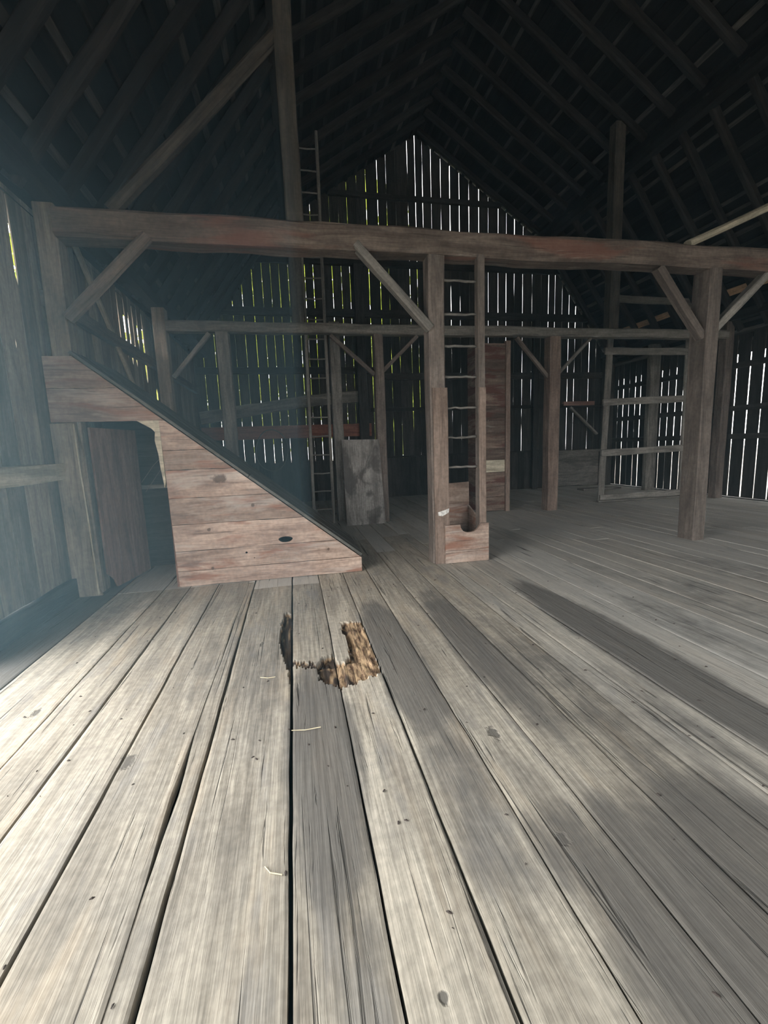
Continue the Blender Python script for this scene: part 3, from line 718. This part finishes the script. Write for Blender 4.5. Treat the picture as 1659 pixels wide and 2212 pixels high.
# ------------------------------------------------------------------ stair hood (triangular boarded enclosure)
hood = empty('stair_hood', (-.8, 5.5, 0), 'sloping boarded stair enclosure with a reddish triangular plank front and open doorway', 'stair enclosure')
HY0, HY1 = 5.03, 6.20
zs = [.005, .18, .40, .695, .98, 1.28, 1.49, 1.80, 2.13, 2.44]
def hx(z): return .71-(z-.17)/.815       # right end of a board at height z on the slope line
tones = [1, .6, .9, .3, .75, .1, .5, .35, .45, .3]
for i in range(len(zs)-1):
    z0, z1 = zs[i]+.002, zs[i+1]-.003
    if zs[i] < 1.75: xl0 = -1.305-.035*(z0/1.8); xl1 = -1.305-.035*(z1/1.8)
    else: xl0 = xl1 = -2.33
    out = [(xl0, z0)]
    xr = .71
    n = 10
    e0 = min(xr, hx(z0)); e1 = min(xr, hx(z1))
    for q in range(1, n): out.append((xl0+(e0-xl0)*q/n, z0+rnd(-.0025, .0025)))
    out.append((e0, z0))
    if z0 < .17 < z1: out.append((xr, .17))
    out.append((e1, z1))
    for q in range(n-1, 0, -1): out.append((xl1+(e1-xl1)*q/n, z1+rnd(-.0025, .0025)))
    out.append((xl1, z1))
    holes = []
    if i == 2:
        holes = [[(-.145+.078*math.cos(a)*(1+.06*math.sin(3*a)), .452+.034*math.sin(a)) for a in [2*math.pi*k/16 for k in range(16)]]]
    if i == 1: holes = [[(-.58+.013*math.cos(a), .335+.013*math.sin(a)) for a in [2*math.pi*k/8 for k in range(8)]]]
    yo = rnd(0, .004)
    link('front_plank', poly_board(new_bm(), out, holes, HY0-yo, HY0+.024, tone=tones[i]), M['panel'], hood)
# roof boards lying along the slope, each of two lengths
L0 = V(.70, 0, .19); sl = V(-1, 0, .815).normalized(); total = 3.60; up = V(.815, 0, 1).normalized()
nb = 5
for k in range(nb):
    ya = HY0-.02+(HY1-HY0+.02)*k/nb; yb = HY0-.02+(HY1-HY0+.02)*(k+1)/nb-.004
    br = 1.55 if k == 0 else rnd(1.2, 2.4)
    for a, b in ((0, br-.003), (br+.003, total)):
        p0 = L0+sl*a+up*.018; p1 = L0+sl*b+up*.018
        link('roof_board', tb((p0.x, (ya+yb)/2, p0.z), (p1.x, (ya+yb)/2, p1.z), yb-ya, .03, up, seg=.2, jit=.002, ch=.003), M['roofboard'], hood)
# edge batten under the roof boards
# back wall and foot of the hood
bm = new_bm(); poly_board(bm, [(.69, 0), (.69, .16), (hx(2.43), 2.41), (-2.30, 2.41), (-2.30, 0)], [], HY1-.03, HY1)
link('back_wall', bm, M['siding'], hood)
link('foot_board', bx(.685, .709, HY0+.03, HY1-.035, 0, .165, 'y'), M['panel'], hood)
# wide board left of the doorway
bm = new_bm()
outl = [(-2.335, .0)]+[(-2.335, 1.79)]+[(-2.115+.006*math.sin(z*9)+rnd(-.004, .004), z) for z in [1.79-.12*i for i in range(15)]]+[(-2.07, .0)]
poly_board(bm, outl, [], HY0-.02, HY0+.012, uscale=(1, 1))
uvl = bm.loops.layers.uv.active
for f in bm.faces:
    for l in f.loops: l[uvl].uv = (l.vert.co.z, l.vert.co.x+l.vert.co.y)
link('jamb_board', bm, M['leftsiding'], hood)
link('jamb_edge', tb((-2.10, HY0-.03, .02), (-2.118, HY0-.03, 1.78), .016, .016, V(0, 1, 0), seg=.1, jit=.006), M['pale'], hood)
# right jamb of the doorway: pale splintered edge above, brown return below
bm = new_bm()
poly_board(bm, [(-1.352, 1.10), (-1.335, 1.16), (-1.34, 1.80), (-1.395, 1.80), (-1.385, 1.70), (-1.40, 1.60), (-1.378, 1.45), (-1.372, 1.30), (-1.36, 1.2)], [], HY0+.0, HY0+.03)
link('splintered_edge', bm, M['pale'], hood)
bm = new_bm(); poly_board(bm, [(-1.55, 1.80), (-1.34, 1.80), (-1.37, 1.66), (-1.42, 1.72)], [], HY0+.004, HY0+.03)
link('corner_scrap', bm, M['pale'], hood)
link('door_return', bx(-1.335, -1.31, HY0+.03, HY0+.40, 0, 1.78, 'z'), M['reddoor'], hood)
# door of vertical boards standing open into the stairwell
d0, d1 = V(-2.02, 5.10, 0), V(-1.86, 5.94, 0)
dd = (d1-d0).normalized(); dn = V(dd.y, -dd.x, 0)
door = None
wds = [0, .26, .53, .855]
bm = new_bm()
for k in range(3):
    tmp = new_bm()
    a, b = wds[k]+.002, wds[k+1]-.002
    o_ = [(a, .02), (b, .02), (b, 1.75), (a, 1.75)]
    if k == 0: o_ = [(.15, .02), (b, .02), (b, 1.75), (a, 1.75), (a, .20), (.05, .17), (.11, .11)]
    poly_board(tmp, o_, [], 0, .024)
    uvl = tmp.loops.layers.uv.active
    for f in tmp.faces:
        for l in f.loops: u, v = l[uvl].uv; l[uvl].uv = (v, u)
    mat = Matrix(((dd.x, -dn.x, 0, d0.x), (dd.y, -dn.y, 0, d0.y), (0, 0, 1, 0), (0, 0, 0, 1)))
    bmesh.ops.transform(tmp, matrix=mat, verts=tmp.verts)
    link('door_board', tmp, M['reddoor'], hood)
for z in (.45, 1.35):
    p, q = d0+dd*.03-dn*.03, d0+dd*.82-dn*.03
    link('door_ledge', tb((p.x, p.y, z), (q.x, q.y, z), .03, .10), M['reddoor'], hood)
link('inner_rail', bx(-2.2, -1.32, HY1-.08, HY1-.035, 1.02, 1.07), M['grey'], hood)
thing('thin_stick', tube(new_bm(), [(-1.84, 5.9, 1.12), (-1.70, 5.95, 1.32), (-1.52, 5.98, 1.50)], .004, 6), M['grey'], 'upper of two thin pale sticks in the stair doorway', 'stick', 'sticks in the stair doorway')
thing('thin_stick', tube(new_bm(), [(-1.80, 5.88, 1.00), (-1.68, 5.93, 1.18), (-1.52, 5.96, 1.40)], .004, 6), M['grey'], 'lower of two thin pale sticks in the stair doorway', 'stick', 'sticks in the stair doorway')

# ------------------------------------------------------------------ far ladder
lad = empty('ladder', (.53, 8.58, 0), 'tall thin grey rung ladder behind the rear beam, left of the plywood sheet', 'ladder')
for x0, x1 in ((.325, .40), (.70, .745)):
    link('side_rail', tb((x0, 8.58, 0), (x1, 8.58, 6.9), .055, .05, V(0, 1, 0), jit=.004), M['grey'], lad)
z = .28
while z < 6.8:
    f = z/6.9
    link('rung', tube(new_bm(), [(.325+.075*f, 8.58, z), (.52+.06*f, 8.585, z+rnd(-.01, .01)), (.70+.045*f, 8.58, z+rnd(-.01, .01))], .013, 8), M['grey'], lad, smooth=True)
    z += .352
# ------------------------------------------------------------------ plywood sheet leaning
bm = new_bm()
tmp = bm; tl = bm.verts.layers.float['tone']
poly_board(bm, [(.905, 0), (1.645, .0), (1.60, 1.585), (.90, 1.60)], [], 0, .02)
uvl = bm.loops.layers.uv.active
for f in bm.faces:
    for l in f.loops: l[uvl].uv = (l.vert.co.z, l.vert.co.x)
for v in bm.verts: v.co.y += 8.16+.075*v.co.z
thing('plywood_sheet', bm, M['plywood'], 'blotchy grey plywood sheet leaning upright against a rear post, beside the far ladder', 'plywood sheet')
# ------------------------------------------------------------------ second chute (boarded)
ch2 = empty('boarded_chute', (4.1, 8.8, 0), 'narrow boarded chute with dark red and whitish cross boards beside the laddered post', 'hay chute')
z = 0.02; i = 0
while z < 3.40:
    h = rnd(.22, .34); e = min(z+h, 3.42)
    link('cross_board', bx(3.84, 4.33, 8.62, 8.645, z, e-.004, jit=.002), M['pale'] if z < .95 < e else M['mixed'], ch2); z = e
link('corner_post', bx(4.33, 4.425, 8.57, 8.68, 0, 3.46, 'z', jit=.004), M['redpost'], ch2)
link('corner_post', bx(3.75, 3.84, 8.57, 8.68, 0, 3.46, 'z', jit=.004), M['redpost'], ch2)
for x0 in (3.755, 4.40):
    bm = new_bm()
    for q in range(12): box(bm, x0, x0+.02, 8.69, 9.20, .02+q*.285, .30+q*.285, 'y')
    link('side_panel', bm, M['mixed'], ch2)
# ------------------------------------------------------------------ tall rail frame
rk = empty('rail_frame', (8.05, 9.05, 0), 'tall open grey frame of crossrails standing behind the right post', 'rail frame')
link('upright', tb((6.965, 9.05, 0), (7.10, 9.05, 4.55), .15, .05, V(0, 1, 0), jit=.005), M['grey'], rk)
link('upright', tb((9.18, 9.05, 0), (9.12, 9.05, 4.55), .15, .05, V(0, 1, 0), jit=.005), M['grey'], rk)
for z0, z1 in ((.075, .10), (1.12, 1.16), (2.25, 2.31), (3.36, 3.36), (4.46, 4.44)):
    link('rail', tb((6.90, 9.00, z0), (9.24, 9.00, z1), .045, .15, V(0, 0, 1), jit=.005), M['grey'], rk)
# ------------------------------------------------------------------ hose loop on the wall
pts = [(-.55+.42*math.cos(a)*(1+.05*math.sin(2*a)), YB-.14+.02*math.sin(3*a), 1.45+.55*math.sin(a)) for a in [2*math.pi*k/40 for k in range(40)]]
thing('hose_loop', tube(new_bm(), pts, .013, 8, closed=True), M['wire'], 'thin looped hose hanging on the gable wall below the red board', 'hose', smooth=True)
thing('loose_plank', bx(8.0, 9.2, 11.1, 11.4, .004, .05, jit=.004), M['grey'], 'short grey plank lying on the floor near the far right corner', 'plank')
thing('loose_plank', tb((6.75, 8.88, .03), (9.3, 8.83, .02), .10, .03, jit=.003), M['grey'], 'thin batten lying on the floor before the tall rail frame', 'plank')
# ------------------------------------------------------------------ straw and crumbs on the floor
for pts, lab in (([(-.30, 2.78, .006), (-.25, 2.755, .008), (-.205, 2.76, .006)], 'short straw on the floor left of the rotten board'),
                 ([(-.10, 2.17, .008), (-.03, 2.15, .012), (.05, 2.16, .008)], 'long straw lying across a seam in front of the rotten patch'),
                 ([(-.19, 1.42, .006), (-.17, 1.39, .008), (-.13, 1.375, .006)], 'bent straw on the wide middle board nearer the camera')):
    thing('straw_stalk', tube(new_bm(), pts, .0022, 6), M['straw'], lab, 'straw', 'straws on the floor')
bm = new_bm()
for i in range(170):
    xx, yy = rnd(-1.7, 3.0), rnd(.75, 4.6)
    r = rnd(.002, .006); a = rnd(0, 3.14)
    tube(bm, [(xx-math.cos(a)*r*1.6, yy-math.sin(a)*r*1.6, .003), (xx, yy, .005), (xx+math.cos(a)*r*1.6, yy+math.sin(a)*r*1.6, .003)], [r*.4, r*.8, r*.3], 5)
o = link('debris', bm, M['crumb']); o['kind'] = 'stuff'; o['label'] = 'dark crumbs and droppings scattered over the near floor boards'; o['category'] = 'debris'

# ------------------------------------------------------------------ outdoors
bm = new_bm(); box(bm, -90, 90, -80, 110, -1.3, -1.1, 'x', jit=0, seg=60)
o = link('ground', bm, M['grass']); o['kind'] = 'structure'
def tree(x, y, h, label):
    r = empty('tree', (x, y, -1.1), label, 'tree', 'trees beyond the gable wall')
    link('trunk', tube(new_bm(), [(x, y, -1.1), (x+.1, y, h*.3), (x, y+.1, h*.6)], [.35, .28, .15], 10), M['bark'], r, smooth=True)
    bm = new_bm(); tl = bm.verts.layers.float['tone']
    for i in range(2600):
        a, b = rnd(0, 6.283), math.acos(rnd(-1, 1)); q = rnd(.5, 1)**.5
        q *= 1+.35*noise.noise(V(math.cos(a)*2, math.sin(a)*2, b*2+x))
        c = V(x+math.cos(a)*math.sin(b)*h*.42*q, y+math.sin(a)*math.sin(b)*h*.42*q, h*.55+math.cos(b)*h*.45*q)
        u = V(rnd(-1, 1), rnd(-1, 1), rnd(-.5, .5)).normalized()*.42; w = V(rnd(-1, 1), rnd(-1, 1), rnd(-1, 1)).normalized()*.34
        bm.faces.new([bm.verts.new(c-u), bm.verts.new(c+w), bm.verts.new(c+u), bm.verts.new(c-w)])
    link('crown', bm, M['leaf'], r)
tree(-6.5, 27, 17, 'green tree outside, glimpsed through the leftmost gable slits')
tree(.5, 30, 19, 'green tree outside, glimpsed through the slits above the stair hood')
tree(8.5, 36, 9, 'low green tree outside, glimpsed behind the laddered post')

# ------------------------------------------------------------------ light and sky
w = bpy.data.worlds.new('sky'); SC.world = w; w.use_nodes = True
nt = w.node_tree; nt.nodes.clear()
bg = nt.nodes.new('ShaderNodeBackground'); out = nt.nodes.new('ShaderNodeOutputWorld')
sky = nt.nodes.new('ShaderNodeTexSky'); sky.sky_type = 'HOSEK_WILKIE'; sky.turbidity = 6; sky.sun_direction = (-.4, .3, .85)
mx = nt.nodes.new('ShaderNodeMix'); mx.data_type = 'RGBA'; mx.inputs[0].default_value = .85
nt.links.new(sky.outputs[0], mx.inputs[6]); mx.inputs[7].default_value = (1, .985, .955, 1)
tc = nt.nodes.new('ShaderNodeTexCoord'); sx = nt.nodes.new('ShaderNodeSeparateXYZ'); nt.links.new(tc.outputs['Generated'], sx.inputs[0])
mr = nt.nodes.new('ShaderNodeMapRange'); nt.links.new(sx.outputs['X'], mr.inputs[0])
mr.inputs[1].default_value = -.9; mr.inputs[2].default_value = .15; mr.inputs[3].default_value = 1.5; mr.inputs[4].default_value = 1.0
vm = nt.nodes.new('ShaderNodeVectorMath'); vm.operation = 'SCALE'; nt.links.new(mx.outputs[2], vm.inputs[0]); nt.links.new(mr.outputs[0], vm.inputs['Scale'])
nt.links.new(vm.outputs[0], bg.inputs[0]); bg.inputs[1].default_value = 7.8
nt.links.new(bg.outputs[0], out.inputs[0])
la = bpy.data.lights.new('door_portal', 'AREA'); la.shape = 'RECTANGLE'; la.size = DOOR1-DOOR0; la.size_y = DOORZ; la.cycles.is_portal = True
lo = bpy.data.objects.new('door_portal', la); C.objects.link(lo)
lb = bpy.data.lights.new('front_portal', 'AREA'); lb.shape = 'RECTANGLE'; lb.size = FD1-FD0; lb.size_y = FDZ; lb.cycles.is_portal = True
l2 = bpy.data.objects.new('front_portal', lb); C.objects.link(l2)
l2.location = ((FD0+FD1)/2, YF-.03, FDZ/2); l2.rotation_euler = (math.pi/2, 0, 0)
lo.location = (XL-.03, (DOOR0+DOOR1)/2, DOORZ/2); lo.rotation_euler = (math.pi/2, 0, -math.pi/2)

# scatter volumes added to imitate the bluish glare from the door
for nm, den, x0, x1, y0, y1, z0, z1, lab in (
        ('glare_haze', .0045, -2.30, 9.6, -3.0, 12.3, .12, 9.4, 'faint bluish glare haze added through the whole barn'),
        ('glare_haze', .036, -2.28, -1.1, 1.8, 8.2, .30, 5.6, 'thicker bluish glare haze added along the left wall near the door'),
        ('glare_haze', .028, -2.26, .1, 2.2, 9.6, .20, 7.2, 'thin bluish glare haze added above the stair hood')):
    hm = bpy.data.materials.new('glare_scatter'); hm.use_nodes = True; ht = hm.node_tree; ht.nodes.clear()
    vs = ht.nodes.new('ShaderNodeVolumeScatter'); vs.inputs['Color'].default_value = (.45, .76, .92, 1); vs.inputs['Density'].default_value = den; vs.inputs['Anisotropy'].default_value = .1
    vo = ht.nodes.new('ShaderNodeOutputMaterial'); ht.links.new(vs.outputs[0], vo.inputs['Volume'])
    bm = bmesh.new(); bmesh.ops.create_cube(bm, size=1)
    bmesh.ops.transform(bm, matrix=Matrix.Translation(((x0+x1)/2, (y0+y1)/2, (z0+z1)/2)) @ Matrix.Diagonal((x1-x0, y1-y0, z1-z0, 1)), verts=bm.verts)
    me = bpy.data.meshes.new('glare_haze'); bm.to_mesh(me); bm.free(); me.materials.append(hm)
    hz = bpy.data.objects.new('glare_haze', me); C.objects.link(hz); hz['kind'] = 'stuff'; hz['label'] = lab; hz['category'] = 'haze'

# ------------------------------------------------------------------ camera
cam = bpy.data.cameras.new('camera'); co = bpy.data.objects.new('camera', cam); C.objects.link(co)
r, d, f = (Vector(v) for v in CAMR)
co.matrix_world = Matrix(((r.x, -d.x, -f.x, 0), (r.y, -d.y, -f.y, 0), (r.z, -d.z, -f.z, CH), (0, 0, 0, 1)))
cam.sensor_fit = 'VERTICAL'; cam.sensor_height = 24; cam.lens = FPX/2212*24; cam.clip_start = .05; cam.clip_end = 300
SC.camera = co
SC.cycles.max_bounces = 7; SC.cycles.volume_bounces = 0
SC.view_settings.view_transform = 'Standard'; SC.view_settings.look = 'None'; SC.view_settings.exposure = 0; SC.view_settings.gamma = 1
SC.view_settings.use_curve_mapping = False
